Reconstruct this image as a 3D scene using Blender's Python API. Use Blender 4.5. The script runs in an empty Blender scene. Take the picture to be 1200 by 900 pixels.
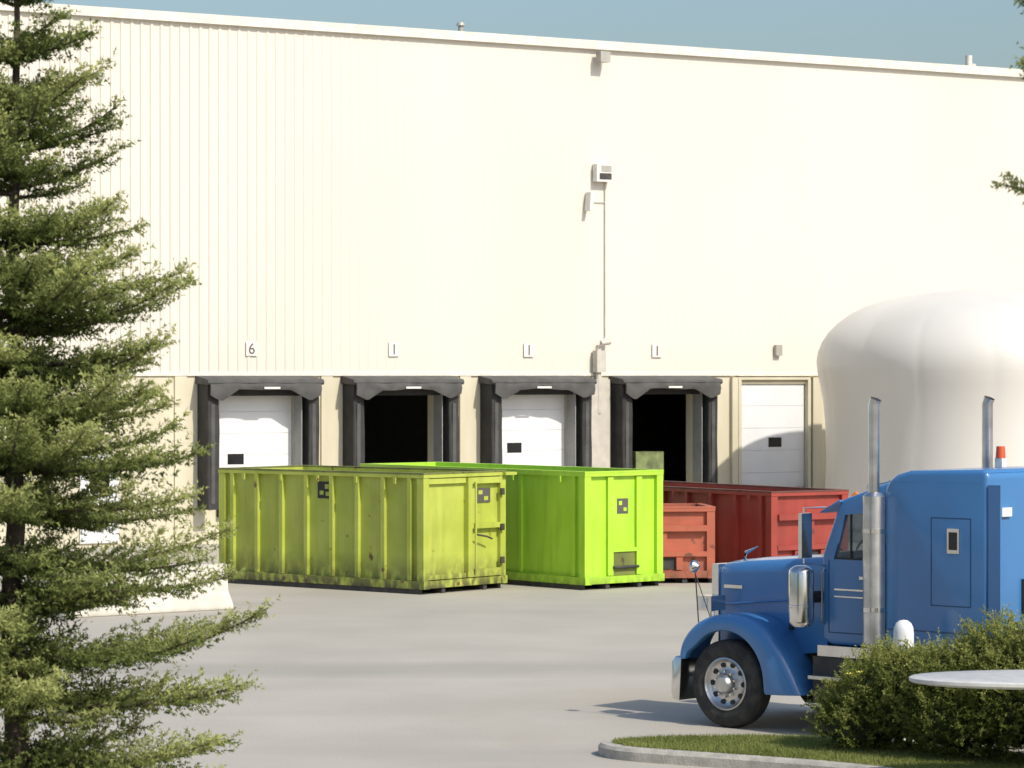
import bpy, bmesh, math, random
import numpy as np
from mathutils import Vector, Matrix
random.seed(7)
scene = bpy.context.scene
R = math.radians

# ------------------------------------------------------------------ materials
def newmat(name):
    m = bpy.data.materials.new(name); m.use_nodes = True
    nt = m.node_tree
    return m, nt, nt.nodes['Principled BSDF']

def mat(name, c1, c2=None, rough=0.6, metal=0.0, scale=4.0, bump=0.0, bscale=None, coat=0.0, stretch=(1,1,1), lo=0.35, hi=0.65, detail=3):
    m, nt, b = newmat(name)
    b.inputs['Roughness'].default_value = rough
    b.inputs['Metallic'].default_value = metal
    b.inputs['Coat Weight'].default_value = coat
    b.inputs['Coat Roughness'].default_value = 0.08
    if c2 is None: c2 = tuple(x*0.85 for x in c1)
    tc = nt.nodes.new('ShaderNodeTexCoord'); mp = nt.nodes.new('ShaderNodeMapping')
    mp.inputs['Scale'].default_value = stretch
    nt.links.new(tc.outputs['Object'], mp.inputs['Vector'])
    n = nt.nodes.new('ShaderNodeTexNoise'); n.inputs['Scale'].default_value = scale; n.inputs['Detail'].default_value = detail
    nt.links.new(mp.outputs['Vector'], n.inputs['Vector'])
    r = nt.nodes.new('ShaderNodeValToRGB')
    r.color_ramp.elements[0].position = lo; r.color_ramp.elements[1].position = hi
    r.color_ramp.elements[0].color = (*c1, 1); r.color_ramp.elements[1].color = (*c2, 1)
    nt.links.new(n.outputs['Fac'], r.inputs['Fac']); nt.links.new(r.outputs['Color'], b.inputs['Base Color'])
    if bump > 0:
        n2 = nt.nodes.new('ShaderNodeTexNoise'); n2.inputs['Scale'].default_value = bscale or scale*6; n2.inputs['Detail'].default_value = 3
        nt.links.new(mp.outputs['Vector'], n2.inputs['Vector'])
        bp = nt.nodes.new('ShaderNodeBump'); bp.inputs['Strength'].default_value = bump; bp.inputs['Distance'].default_value = 0.02
        nt.links.new(n2.outputs['Fac'], bp.inputs['Height']); nt.links.new(bp.outputs['Normal'], b.inputs['Normal'])
    return m

def weathered(name, c1, c2, rust, dirt, amount=0.62, dirt_h=0.45, rough=0.55, seed=0.0):
    """dumpster paint: faded patches, vertical streaks, rust chips, dirty skirt"""
    m, nt, b = newmat(name); L = nt.links.new
    b.inputs['Roughness'].default_value = rough
    tc = nt.nodes.new('ShaderNodeTexCoord')
    mp = nt.nodes.new('ShaderNodeMapping'); mp.inputs['Location'].default_value = (seed, seed, 0); L(tc.outputs['Object'], mp.inputs['Vector'])
    def noise(scale, st=None, det=4):
        n = nt.nodes.new('ShaderNodeTexNoise'); n.inputs['Scale'].default_value = scale; n.inputs['Detail'].default_value = det
        if st:
            mm = nt.nodes.new('ShaderNodeMapping'); mm.inputs['Scale'].default_value = st; L(mp.outputs['Vector'], mm.inputs['Vector']); L(mm.outputs['Vector'], n.inputs['Vector'])
        else: L(mp.outputs['Vector'], n.inputs['Vector'])
        return n.outputs['Fac']
    def ramp(fac, p0, p1, a=(0,0,0), bb=(1,1,1)):
        r = nt.nodes.new('ShaderNodeValToRGB'); r.color_ramp.elements[0].position = p0; r.color_ramp.elements[1].position = p1
        r.color_ramp.elements[0].color = (*a, 1); r.color_ramp.elements[1].color = (*bb, 1); L(fac, r.inputs['Fac']); return r.outputs['Color']
    def mix(fac, A, B):
        x = nt.nodes.new('ShaderNodeMix'); x.data_type = 'RGBA'
        L(fac, x.inputs[0])
        for k, v in ((6, A), (7, B)):
            if isinstance(v, tuple): x.inputs[k].default_value = (*v, 1)
            else: L(v, x.inputs[k])
        return x.outputs[2]
    base = ramp(noise(1.3), 0.35, 0.65, c1, c2)
    streak = ramp(noise(5, (1, 1, 0.12)), 0.5, 0.78)
    mul = nt.nodes.new('ShaderNodeMath'); mul.operation = 'MULTIPLY'; mul.inputs[1].default_value = 0.4; L(streak, mul.inputs[0])
    col = mix(mul.outputs[0], base, tuple(x*0.5 for x in c1))
    col = mix(ramp(noise(3.2, None, 8), amount, amount+0.05), col, rust)
    sep = nt.nodes.new('ShaderNodeSeparateXYZ'); L(tc.outputs['Object'], sep.inputs[0])
    mr = nt.nodes.new('ShaderNodeMapRange'); mr.inputs[1].default_value = dirt_h; mr.inputs[2].default_value = 0.05; mr.inputs[3].default_value = 0; mr.inputs[4].default_value = 1
    L(sep.outputs['Z'], mr.inputs[0])
    ml = nt.nodes.new('ShaderNodeMath'); ml.operation = 'MULTIPLY'; L(mr.outputs[0], ml.inputs[0]); L(ramp(noise(7, (1,1,.5)), 0.3, 0.55), ml.inputs[1])
    col = mix(ml.outputs[0], col, dirt)
    L(col, b.inputs['Base Color'])
    bp = nt.nodes.new('ShaderNodeBump'); bp.inputs['Strength'].default_value = 0.35; bp.inputs['Distance'].default_value = 0.05
    L(noise(1.8, None, 2), bp.inputs['Height']); L(bp.outputs['Normal'], b.inputs['Normal'])
    return m

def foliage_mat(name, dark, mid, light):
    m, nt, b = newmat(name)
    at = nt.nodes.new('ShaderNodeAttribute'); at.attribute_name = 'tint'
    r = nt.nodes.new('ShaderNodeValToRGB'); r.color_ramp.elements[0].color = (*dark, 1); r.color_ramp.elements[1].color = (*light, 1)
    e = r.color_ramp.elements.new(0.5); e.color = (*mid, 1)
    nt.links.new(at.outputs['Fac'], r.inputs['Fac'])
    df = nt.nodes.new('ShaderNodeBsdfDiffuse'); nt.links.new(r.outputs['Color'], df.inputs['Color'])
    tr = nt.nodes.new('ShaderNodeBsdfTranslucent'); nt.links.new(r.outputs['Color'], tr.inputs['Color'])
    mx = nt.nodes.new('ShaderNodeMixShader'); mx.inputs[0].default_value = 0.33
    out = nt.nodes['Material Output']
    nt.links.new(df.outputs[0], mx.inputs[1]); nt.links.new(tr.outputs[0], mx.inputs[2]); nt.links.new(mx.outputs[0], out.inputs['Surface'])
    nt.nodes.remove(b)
    return m

M = {}
M['clad'] = mat('cream_metal_cladding', (0.695,0.645,0.56), (0.655,0.605,0.52), rough=0.6, scale=0.22, stretch=(1,1,0.35))
M['precast'] = mat('cream_precast', (0.64,0.585,0.44), (0.54,0.49,0.36), rough=0.8, scale=1.2, stretch=(1,1,0.3), bump=0.2)
M['coping'] = mat('coping', (0.74,0.70,0.61), rough=0.5)
M['black_fabric'] = mat('black_shelter_fabric', (0.024,0.023,0.022), (0.038,0.037,0.035), rough=0.8, scale=3, bump=0.25, bscale=5)
M['hood_fabric'] = mat('grey_hood_fabric', (0.06,0.058,0.055), (0.09,0.088,0.083), rough=0.8, scale=3, bump=0.3, bscale=5)
M['grey_panel'] = mat('grey_panel', (0.32,0.315,0.30), rough=0.6)
M['white_door'] = mat('white_door', (0.74,0.74,0.74), (0.70,0.70,0.70), rough=0.5, scale=1.5)
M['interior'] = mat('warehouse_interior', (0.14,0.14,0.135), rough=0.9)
M['window_dark'] = mat('dark_glass', (0.01,0.011,0.013), rough=0.08)
M['fixture'] = mat('fixture_metal', (0.42,0.40,0.35), rough=0.5, metal=0.1)
M['conduit'] = mat('painted_conduit', (0.55,0.51,0.44), rough=0.5)
M['white'] = mat('white_paint', (0.8,0.8,0.78), rough=0.5)
M['plate'] = mat('number_plate', (0.78,0.75,0.68), rough=0.5)
M['black'] = mat('black_paint', (0.015,0.015,0.016), rough=0.5)
M['greyink'] = mat('faded_ink', (0.10,0.09,0.08), rough=0.6)
M['concrete'] = mat('kerb_concrete', (0.46,0.43,0.37), (0.33,0.31,0.265), rough=0.9, scale=6, bump=0.4)
M['crate'] = mat('pallet_wood', (0.25,0.3,0.12), (0.12,0.15,0.07), rough=0.8)
M['tarp'] = mat('white_tarp', (0.70,0.67,0.61), (0.65,0.62,0.565), rough=0.4, scale=0.5, bump=0.18, bscale=0.7, stretch=(1,1,.35))
M['green_old'] = weathered('faded_green_paint', (0.37,0.42,0.055), (0.45,0.50,0.085), (0.17,0.08,0.03), (0.05,0.045,0.025), amount=0.665, dirt_h=0.75)
M['green_rim'] = weathered('dirty_green_rim', (0.11,0.13,0.03), (0.18,0.20,0.045), (0.08,0.05,0.02), (0.05,0.045,0.025), amount=0.6, dirt_h=0.1)
M['green_new'] = weathered('lime_green_paint', (0.38,0.64,0.035), (0.43,0.69,0.05), (0.22,0.33,0.04), (0.18,0.28,0.03), amount=0.76, dirt_h=0.35, rough=0.45, seed=4)
M['red_old'] = weathered('faded_red_paint', (0.46,0.12,0.065), (0.38,0.10,0.055), (0.16,0.06,0.035), (0.14,0.07,0.04), amount=0.62, seed=9)
M['red_new'] = weathered('red_paint', (0.36,0.05,0.035), (0.28,0.045,0.03), (0.12,0.04,0.03), (0.10,0.05,0.035), amount=0.66, seed=13)
M['red_rim'] = weathered('dirty_red_rim', (0.12,0.04,0.03), (0.16,0.05,0.04), (0.06,0.03,0.02), (0.1,0.05,0.03), amount=0.6, seed=3)
M['rubber'] = mat('tyre_rubber', (0.022,0.021,0.02), (0.05,0.046,0.04), rough=0.85, scale=8, bump=0.4)
M['blue'] = mat('blue_truck_paint', (0.052,0.19,0.43), (0.048,0.17,0.38), rough=0.36, coat=0.55, scale=1.2)
M['blue_seam'] = mat('blue_seam', (0.014,0.055,0.14), rough=0.5)
M['chrome'] = mat('chrome', (0.78,0.77,0.75), (0.64,0.63,0.61), rough=0.18, metal=1.0, scale=3)
M['alu'] = mat('polished_aluminium', (0.72,0.71,0.69), (0.52,0.51,0.50), rough=0.34, metal=1.0, scale=5)
M['steel_dark'] = mat('chassis_steel', (0.03,0.03,0.032), (0.06,0.053,0.043), rough=0.65, scale=5)
M['amber'] = mat('amber_lens', (0.8,0.22,0.02), rough=0.25)
M['redlens'] = mat('red_lens', (0.7,0.10,0.04), rough=0.25)
M['lens'] = mat('headlight_lens', (0.8,0.8,0.75), rough=0.15)
M['seat'] = mat('seat_cloth', (0.08,0.075,0.07), rough=0.9)
M['bark'] = mat('spruce_bark', (0.10,0.075,0.055), (0.05,0.038,0.03), rough=0.95, scale=10, bump=0.8)
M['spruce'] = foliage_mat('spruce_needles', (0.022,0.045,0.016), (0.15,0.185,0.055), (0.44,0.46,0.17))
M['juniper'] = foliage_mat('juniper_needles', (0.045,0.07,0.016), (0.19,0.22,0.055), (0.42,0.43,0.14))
M['grassblade'] = foliage_mat('grass_blades', (0.14,0.165,0.05), (0.25,0.28,0.085), (0.38,0.40,0.15))
M['soil'] = mat('lawn_soil', (0.17,0.19,0.065), (0.25,0.25,0.10), rough=0.95, scale=3, bump=0.5, bscale=30)
M['flower'] = mat('yellow_petals', (0.8,0.75,0.15), rough=0.6)
M['stone'] = mat('pale_stone', (0.58,0.57,0.54), (0.50,0.49,0.465), rough=0.6, scale=8)
M['cream_conc'] = mat('painted_barrier', (0.62,0.58,0.49), (0.50,0.47,0.40), rough=0.8, scale=3, bump=0.3)
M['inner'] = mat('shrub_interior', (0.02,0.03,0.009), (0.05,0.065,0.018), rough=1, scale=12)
gm, gnt, gb = newmat('tinted_glass')
gb.inputs['Base Color'].default_value = (0.55,0.6,0.62,1); gb.inputs['Roughness'].default_value = 0.02
gb.inputs['Transmission Weight'].default_value = 0.85; gb.inputs['IOR'].default_value = 1.1
M['glass'] = gm

# ------------------------------------------------------------------ mesh helpers
def empty(name, loc=(0,0,0), rot=0):
    e = bpy.data.objects.new(name, None); scene.collection.objects.link(e)
    e.location = loc; e.rotation_euler = (0,0,rot); e.empty_display_size = 0.3
    return e

def finish(bm, name, parent, m, smooth=40):
    bmesh.ops.recalc_face_normals(bm, faces=bm.faces)
    me = bpy.data.meshes.new(name); bm.to_mesh(me); bm.free()
    me.materials.append(m)
    if smooth:
        for p in me.polygons: p.use_smooth = True
        me.set_sharp_from_angle(angle=R(smooth))
    o = bpy.data.objects.new(name, me); scene.collection.objects.link(o)
    if parent: o.parent = parent
    return o

def bev(bm, w, seg=2, ang=30):
    if w <= 0: return
    ed = [e for e in bm.edges if len(e.link_faces) == 2 and e.calc_face_angle(0) > R(ang)]
    bmesh.ops.bevel(bm, geom=ed, offset=w, segments=seg, affect='EDGES', profile=0.5)

def addbox(bm, x0,x1,y0,y1,z0,z1):
    v = [bm.verts.new(p) for p in ((x0,y0,z0),(x1,y0,z0),(x1,y1,z0),(x0,y1,z0),(x0,y0,z1),(x1,y0,z1),(x1,y1,z1),(x0,y1,z1))]
    for f in ((0,3,2,1),(4,5,6,7),(0,1,5,4),(1,2,6,5),(2,3,7,6),(3,0,4,7)): bm.faces.new([v[i] for i in f])

def box(name, parent, m, x0,x1,y0,y1,z0,z1, bevel=0.01, seg=2):
    bm = bmesh.new(); addbox(bm, x0,x1,y0,y1,z0,z1); bev(bm, bevel, seg)
    return finish(bm, name, parent, m)

def boxes(name, parent, m, lst, bevel=0.0):
    bm = bmesh.new()
    for b in lst: addbox(bm, *b)
    bev(bm, bevel, 1)
    return finish(bm, name, parent, m)

def prism(name, parent, m, prof, y0, y1, bevel=0.0, seg=3, axis='Y'):
    bm = bmesh.new()
    if axis == 'Y': A = [bm.verts.new((p[0], y0, p[1])) for p in prof]; B = [bm.verts.new((p[0], y1, p[1])) for p in prof]
    elif axis == 'X': A = [bm.verts.new((y0, p[0], p[1])) for p in prof]; B = [bm.verts.new((y1, p[0], p[1])) for p in prof]
    else: A = [bm.verts.new((p[0], p[1], y0)) for p in prof]; B = [bm.verts.new((p[0], p[1], y1)) for p in prof]
    bm.faces.new(A); bm.faces.new(B[::-1])
    n = len(prof)
    for i in range(n): bm.faces.new((A[i], B[i], B[(i+1)%n], A[(i+1)%n]))
    bmesh.ops.recalc_face_normals(bm, faces=bm.faces)
    bev(bm, bevel, seg, 20)
    return finish(bm, name, parent, m)

def tube(name, parent, m, pts, radii, seg=12, cap=True):
    bm = bmesh.new(); rings = []
    pts = [Vector(p) for p in pts]
    if not hasattr(radii, '__len__'): radii = [radii]*len(pts)
    for i, p in enumerate(pts):
        d = (pts[min(i+1, len(pts)-1)] - pts[max(i-1, 0)]).normalized()
        a = Vector((0,0,1)) if abs(d.z) < 0.9 else Vector((1,0,0))
        u = d.cross(a).normalized(); v = d.cross(u).normalized()
        rings.append([bm.verts.new(p + (u*math.cos(t)+v*math.sin(t))*radii[i]) for t in [2*math.pi*k/seg for k in range(seg)]])
    for a, b in zip(rings[:-1], rings[1:]):
        for k in range(seg): bm.faces.new((a[k], a[(k+1)%seg], b[(k+1)%seg], b[k]))
    if cap: bm.faces.new(rings[0]); bm.faces.new(rings[-1][::-1])
    return finish(bm, name, parent, m)

def lathe(name, parent, m, prof, c, axis='Y', sgn=1, seg=48):
    bm = bmesh.new(); rings = []
    for r, h in prof:
        ring = []
        for k in range(seg):
            t = 2*math.pi*k/seg
            if axis == 'Y': p = (c[0]+r*math.cos(t), c[1]+h*sgn, c[2]+r*math.sin(t))
            else: p = (c[0]+r*math.cos(t), c[1]+r*math.sin(t), c[2]+h*sgn)
            ring.append(bm.verts.new(p))
        rings.append(ring)
    for a, b in zip(rings[:-1], rings[1:]):
        for k in range(seg): bm.faces.new((a[k], a[(k+1)%seg], b[(k+1)%seg], b[k]))
    bmesh.ops.remove_doubles(bm, verts=bm.verts, dist=1e-5)
    return finish(bm, name, parent, m)

def loft(name, parent, m, rings, closed=True, cap=True, smooth=40):
    bm = bmesh.new(); V = [[bm.verts.new(p) for p in r] for r in rings]
    n = len(V[0])
    for a, b in zip(V[:-1], V[1:]):
        for k in range(n if closed else n-1): bm.faces.new((a[k], a[(k+1)%n], b[(k+1)%n], b[k]))
    if cap and closed: bm.faces.new(V[0]); bm.faces.new(V[-1][::-1])
    return finish(bm, name, parent, m, smooth)

def cut(obj, cutters):
    for c in cutters:
        md = obj.modifiers.new('cut', 'BOOLEAN'); md.operation = 'DIFFERENCE'; md.solver = 'EXACT'; md.object = c
    bpy.context.view_layer.update()
    dg = bpy.context.evaluated_depsgraph_get()
    me = bpy.data.meshes.new_from_object(obj.evaluated_get(dg))
    obj.modifiers.clear(); obj.data = me
    for p in me.polygons: p.use_smooth = True
    me.set_sharp_from_angle(angle=R(40))
    for c in cutters: bpy.data.objects.remove(c, do_unlink=True)

def raw_mesh(name, verts, k, m, parent=None, tint=None):
    me = bpy.data.meshes.new(name); nv = len(verts); nf = nv//k
    me.vertices.add(nv); me.vertices.foreach_set('co', verts.astype(np.float32).ravel())
    me.loops.add(nv); me.loops.foreach_set('vertex_index', np.arange(nv, dtype=np.int32))
    me.polygons.add(nf); me.polygons.foreach_set('loop_start', np.arange(0, nv, k, dtype=np.int32))
    me.update(calc_edges=True)
    if tint is not None:
        at = me.attributes.new('tint', 'FLOAT', 'POINT'); at.data.foreach_set('value', np.repeat(tint, k).astype(np.float32))
    me.materials.append(m)
    o = bpy.data.objects.new(name, me); scene.collection.objects.link(o)
    if parent: o.parent = parent
    return o

# ------------------------------------------------------------------ ground
def ground_mat():
    m, nt, b = newmat('worn_pavement'); L = nt.links.new
    b.inputs['Roughness'].default_value = 0.85
    tc = nt.nodes.new('ShaderNodeTexCoord')
    def noise(s, d=4, st=None):
        n = nt.nodes.new('ShaderNodeTexNoise'); n.inputs['Scale'].default_value = s; n.inputs['Detail'].default_value = d
        if st:
            mm = nt.nodes.new('ShaderNodeMapping'); mm.inputs['Scale'].default_value = st; mm.inputs['Rotation'].default_value = (0,0,0.5); L(tc.outputs['Object'], mm.inputs['Vector']); L(mm.outputs['Vector'], n.inputs['Vector'])
        else: L(tc.outputs['Object'], n.inputs['Vector'])
        return n.outputs['Fac']
    def ramp(f, p0, p1, a, c):
        r = nt.nodes.new('ShaderNodeValToRGB'); r.color_ramp.elements[0].position = p0; r.color_ramp.elements[1].position = p1
        r.color_ramp.elements[0].color = (*a,1); r.color_ramp.elements[1].color = (*c,1); L(f, r.inputs['Fac']); return r.outputs['Color']
    def mix(fac, A, B, mode='MIX'):
        x = nt.nodes.new('ShaderNodeMix'); x.data_type = 'RGBA'; x.blend_type = mode
        if isinstance(fac, float): x.inputs[0].default_value = fac
        else: L(fac, x.inputs[0])
        for k, v in ((6, A), (7, B)):
            if isinstance(v, tuple): x.inputs[k].default_value = (*v, 1)
            else: L(v, x.inputs[k])
        return x.outputs[2]
    c = ramp(noise(0.09, 6, (1, 0.35, 1)), 0.35, 0.65, (0.435,0.395,0.33), (0.51,0.465,0.39))
    c = mix(0.5, c, ramp(noise(0.5, 5), 0.3, 0.7, (0.75,0.75,0.75), (1,1,1)), 'MULTIPLY')
    c = mix(ramp(noise(0.2, 5, (1,0.5,1)), 0.56, 0.72, (0,0,0), (0.6,0.6,0.6)), c, (0.36,0.30,0.21))
    c = mix(ramp(noise(0.16, 4, (0.12,1.3,1)), 0.54, 0.66, (0,0,0), (0.38,0.38,0.38)), c, (0.25,0.235,0.21))
    c = mix(0.3, c, ramp(noise(30, 2), 0.3, 0.7, (0.6,0.6,0.6), (1,1,1)), 'MULTIPLY')
    L(c, b.inputs['Base Color'])
    return m
bm = bmesh.new()
v = [bm.verts.new(p) for p in ((-600,-300,0),(600,-300,0),(600,900,0),(-600,900,0))]; bm.faces.new(v)
finish(bm, 'ground', None, ground_mat(), 0)

# ------------------------------------------------------------------ warehouse (local: x along the wall, -y toward the yard)
ang = math.atan2(0.5210, 0.8536)
WH = empty('warehouse', (-12.0, 72.0, 0), ang)
U0, U1, ZT, ZB = -14.0, 44.0, 12.88, 4.24
bm = bmesh.new(); prof = []
u = U0; per = 0.26
while u < U1:
    dpt = 0.028 if u < 4 else max(0.003, 0.028-0.025*min(1,(u-4)/8))
    prof += [(u, 0), (u+per*0.58, 0), (u+per*0.68, -dpt), (u+per*0.90, -dpt)]
    u += per
prof.append((U1, 0))
va = [bm.verts.new((p[0], p[1], ZB)) for p in prof]; vb = [bm.verts.new((p[0], p[1], ZT)) for p in prof]
for i in range(len(prof)-1): bm.faces.new((va[i], va[i+1], vb[i+1], vb[i]))
finish(bm, 'wall_cladding', WH, M['clad'], 0)
box('roof_coping', WH, M['coping'], U0-0.1, U1+0.1, -0.13, 0.30, ZT-0.13, ZT+0.10, 0.01)
box('base_flashing', WH, M['coping'], U0, U1, -0.05, 0.02, ZB-0.05, ZB+0.02, 0.0)
box('roof', WH, M['fixture'], U0, U1, 0.31, 45, ZT-0.6, ZT-0.3, 0)
box('side_wall_a', WH, M['clad'], U0, U0+0.2, 0.31, 45, 0, ZT-0.02, 0)
box('side_wall_b', WH, M['clad'], U1-0.2, U1, 0.31, 45, 0, ZT-0.02, 0)
box('rear_wall', WH, M['clad'], U0, U1, 45.01, 45.2, 0, ZT-0.02, 0)
bays = [5.10+4.0*i for i in range(0, 4)]
ops = [(b+0.42, b+2.62, 1.2, 3.84) for b in bays] + [(21.27, 23.5, 0.95, 3.98)]
ops += [(27+4.0*i, 29.2+4.0*i, 1.2, 3.84) for i in range(4)]
ops.sort()
lst = []; prev = U0
for (a, b, z0, z1) in ops:
    lst.append((prev, a, 0.0, 0.3, 0, ZB-0.002)); lst.append((a, b, 0.0, 0.3, z1, ZB-0.002)); lst.append((a, b, 0.0, 0.3, 0, z0)); prev = b
lst.append((prev, U1, 0.0, 0.3, 0, ZB-0.002))
boxes('lower_wall', WH, M['precast'], lst)
box('upper_backing', WH, M['precast'], U0, U1, 0.03, 0.3, ZB+0.03, ZT-0.17, 0)
for b in [-6.9, -2.9, 1.1] + bays:
    box('pilaster', WH, M['precast'], b-0.62, b-0.30, -0.05, -0.002, 0, ZB-0.06, 0.008)
box('side_door', WH, M['white_door'], 2.0, 3.0, -0.06, -0.003, 0.2, 2.3, 0.01)
box('side_door_glass', WH, M['window_dark'], 2.25, 2.75, -0.068, -0.061, 1.4, 2.0, 0.004)
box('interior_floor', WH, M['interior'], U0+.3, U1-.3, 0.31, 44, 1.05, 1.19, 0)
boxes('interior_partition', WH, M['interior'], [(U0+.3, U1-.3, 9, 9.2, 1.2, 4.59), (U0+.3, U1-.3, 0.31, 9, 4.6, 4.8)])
def sectional(name, x0, x1, z0, z1, y):
    n = 5; h = (z1-z0)/n; l = []
    for k in range(n): l.append((x0, x1, y, y+0.05, z0+k*h+0.003, z0+(k+1)*h-0.003))
    boxes(name, WH, M['white_door'], l, 0.003)
    box('door_backing', WH, M['white_door'], x0, x1, y+0.052, y+0.07, z0, z1, 0)
for (a, b, z0, z1) in ops:
    i = [k for k, bb in enumerate(bays) if abs(bb+0.42-a) < 0.01]
    is5 = abs(a-21.27) < 0.01
    y = 0.06
    closed = True
    if i: closed = i[0] in (0, 2)
    if closed:
        sectional('dock_door', a+0.02, b-0.02, z0, z1, y)
        wx = a + (0.42 if i else 1.0); wz = 2.02 if i else 2.25
        if i and i[0] == 2: wx = a+0.42; wz = 2.2
        box('door_window', WH, M['window_dark'], wx, wx+0.44, y-0.012, y-0.001, wz, wz+0.26, 0.004)
        box('door_window_frame', WH, M['white'], wx-0.03, wx+0.47, y-0.008, y-0.0005, wz-0.03, wz+0.29, 0.002)
    jm = M['grey_panel'] if not is5 else M['precast']
    boxes('door_jamb', WH, jm, [(a-0.10, a-0.002, -0.10, -0.003, z0-.2, z1+0.1), (b+0.002, b+0.10, -0.10, -0.003, z0-.2, z1+0.1), (a-0.10, b+0.10, -0.09, -0.003, z1+0.102, z1+0.18)], 0.005)
    boxes('dock_bumper', WH, M['rubber'], [(a+0.1, a+0.4, -0.14, -0.003, 0.75, 1.15), (b-0.4, b-0.1, -0.14, -0.003, 0.75, 1.15)], 0.01)
boxes('stored_pallets', WH, M['crate'], [(17.9,19.6,2.5,3.8,1.2,1.95),(18.0,18.9,2.6,3.6,1.97,2.4),(18.5,19.4,0.9,1.6,1.2,2.15)], 0.02)
def shelter(x, seed):
    rnd = random.Random(seed)
    w, P = 3.05, 0.58
    for si, (sx0, sx1) in enumerate(((x, x+0.30), (x+w-0.30, x+w))):
        rings = []
        for k in range(9):
            z = 0.95 + (4.0-0.95)*k/8
            j = lambda s=0.006: rnd.uniform(-s, s)
            bulge = 0.03*math.sin(math.pi*k/8)
            front = -P + j() - 0.01*math.sin(k*1.3+seed)
            rings.append([(sx0, -0.003, z), (sx0+j(), front+0.02, z), (sx0+0.02+j(), front, z),
                          (sx1-0.02+bulge*(1 if si == 0 else 0), front, z), (sx1+j()+bulge*(1 if si == 0 else 0), front+0.03, z), (sx1-0.08, -0.003, z)])
        loft('shelter_side_pad', WH, M['black_fabric'], rings, smooth=35)
        gx = sx0+0.09
        boxes('pad_wear_strip', WH, M['hood_fabric'], [(gx, gx+0.10, -P-0.016, -P-0.008, 1.1, 3.5)])
    prism('shelter_hood', WH, M['hood_fabric'], [(-0.003, 4.0), (-0.003, 4.20), (-P-0.12, 4.10), (-P-0.15, 4.02), (-P-0.1, 3.97)], x-0.06, x+w+0.06, 0.012, 2, axis='X')
    rings = []; n = 36
    p1 = rnd.uniform(.4,.6)
    for k in range(n+1):
        t = k/n
        sag = 0.15 + 0.42*max(0, 1-abs(t-0.10)/0.15)*0.6 + 0.36*max(0, 1-abs(t-0.90)/0.17)*0.6 + 0.10*abs(t-p1) + 0.015*math.sin(15*t+seed)
        yy = -P-0.135 + 0.014*math.sin(19*t+seed)
        xx = x+0.02+(w-0.04)*t
        rings.append([(xx, yy, 4.01), (xx, yy-0.03+0.012*math.sin(23*t), 4.01-sag*0.45), (xx, yy+0.0, 4.01-sag), (xx, yy+0.03, 4.01-sag), (xx, yy+0.04, 4.01)])
    loft('shelter_head_curtain', WH, M['hood_fabric'], rings, smooth=60)
    box('shelter_inner_curtain', WH, M['black_fabric'], x+0.335, x+w-0.335, -0.35, -0.33, 3.70, 3.98, 0.004)
    box('shelter_side_panel', WH, M['grey_panel'], x+w-0.44, x+w-0.42, -0.45, -0.105, 1.0, 3.9, 0.003)
    box('shelter_warning_tag', WH, M['plate'], x+w*0.5-0.18+0.1*math.sin(seed), x+w*0.5+0.25+0.1*math.sin(seed), -P-0.20, -P-0.19, 3.87, 3.92, 0.002)
for i, b in enumerate(bays): shelter(b, i*1.7+1)
for k, (x, ch) in enumerate(zip([b+1.45 for b in bays], '6111')):
    box('dock_number_plate', WH, M['plate'], x-0.15, x+0.15, -0.045, -0.032, 4.68, 5.04, 0.004)
    cu = bpy.data.curves.new('dock_number', 'FONT'); cu.body = ch; cu.size = 0.38; cu.align_x = 'CENTER'; cu.extrude = 0.002
    t = bpy.data.objects.new('dock_number', cu); scene.collection.objects.link(t); t.parent = WH
    t.location = (x, -0.049, 4.73); t.rotation_euler = (R(90), 0, 0); cu.materials.append(M['greyink'])
box('wall_pack_light', WH, M['plate'], 16.52, 17.0, -0.24, -0.03, 9.28, 9.74, 0.02)
box('wall_pack_lens', WH, M['fixture'], 16.66, 16.97, -0.252, -0.241, 9.54, 9.70, 0.005)
box('wall_pack_body', WH, M['steel_dark'], 16.60, 16.97, -0.252, -0.241, 9.34, 9.50, 0.004)
prism('security_camera', WH, M['plate'], [(16.25,8.5),(16.35,8.5),(16.42,9.0),(16.30,9.0)], -0.30, -0.03, 0.01, 1)
tube('wall_conduit', WH, M['conduit'], [(16.9,-0.04,9.3),(16.9,-0.04,5.2)], 0.015, 8)
tube('wall_conduit', WH, M['conduit'], [(16.35,-0.04,8.75),(16.9,-0.04,8.75)], 0.012, 8)
tube('vent_pipe', WH, M['conduit'], [(16.62,-0.15,3.2),(16.62,-0.15,4.9),(16.70,-0.17,5.05),(16.95,-0.2,5.08)], 0.075, 12)
boxes('downpipe_box', WH, M['conduit'], [(16.50,16.78,-0.28,-0.055,4.28,4.85),(16.3,16.95,-0.2,-0.055,1.2,4.1)], 0.02)
box('floodlight', WH, M['fixture'], 16.55, 16.85, -0.38, -0.14, 12.40, 12.68, 0.03)
box('wall_sensor', WH, M['fixture'], 22.4, 22.6, -0.14, -0.03, 4.74, 5.03, 0.03)
tube('roof_vent', WH, M['fixture'], [(13.7,2,12.5),(13.7,2,13.40)], [0.07,0.07], 10)
tube('roof_vent_cap', WH, M['fixture'], [(13.7,2,13.40),(13.7,2,13.48)], [0.12,0.09], 10)
tube('roof_vent_cap', WH, M['coping'], [(30.0,0.9,12.5),(30.0,0.9,13.4)], [0.1,0.1], 10)
tube('roof_vent_cap', WH, M['coping'], [(30.35,1.2,12.5),(30.35,1.2,13.2)], [0.14,0.14], 10)
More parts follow.
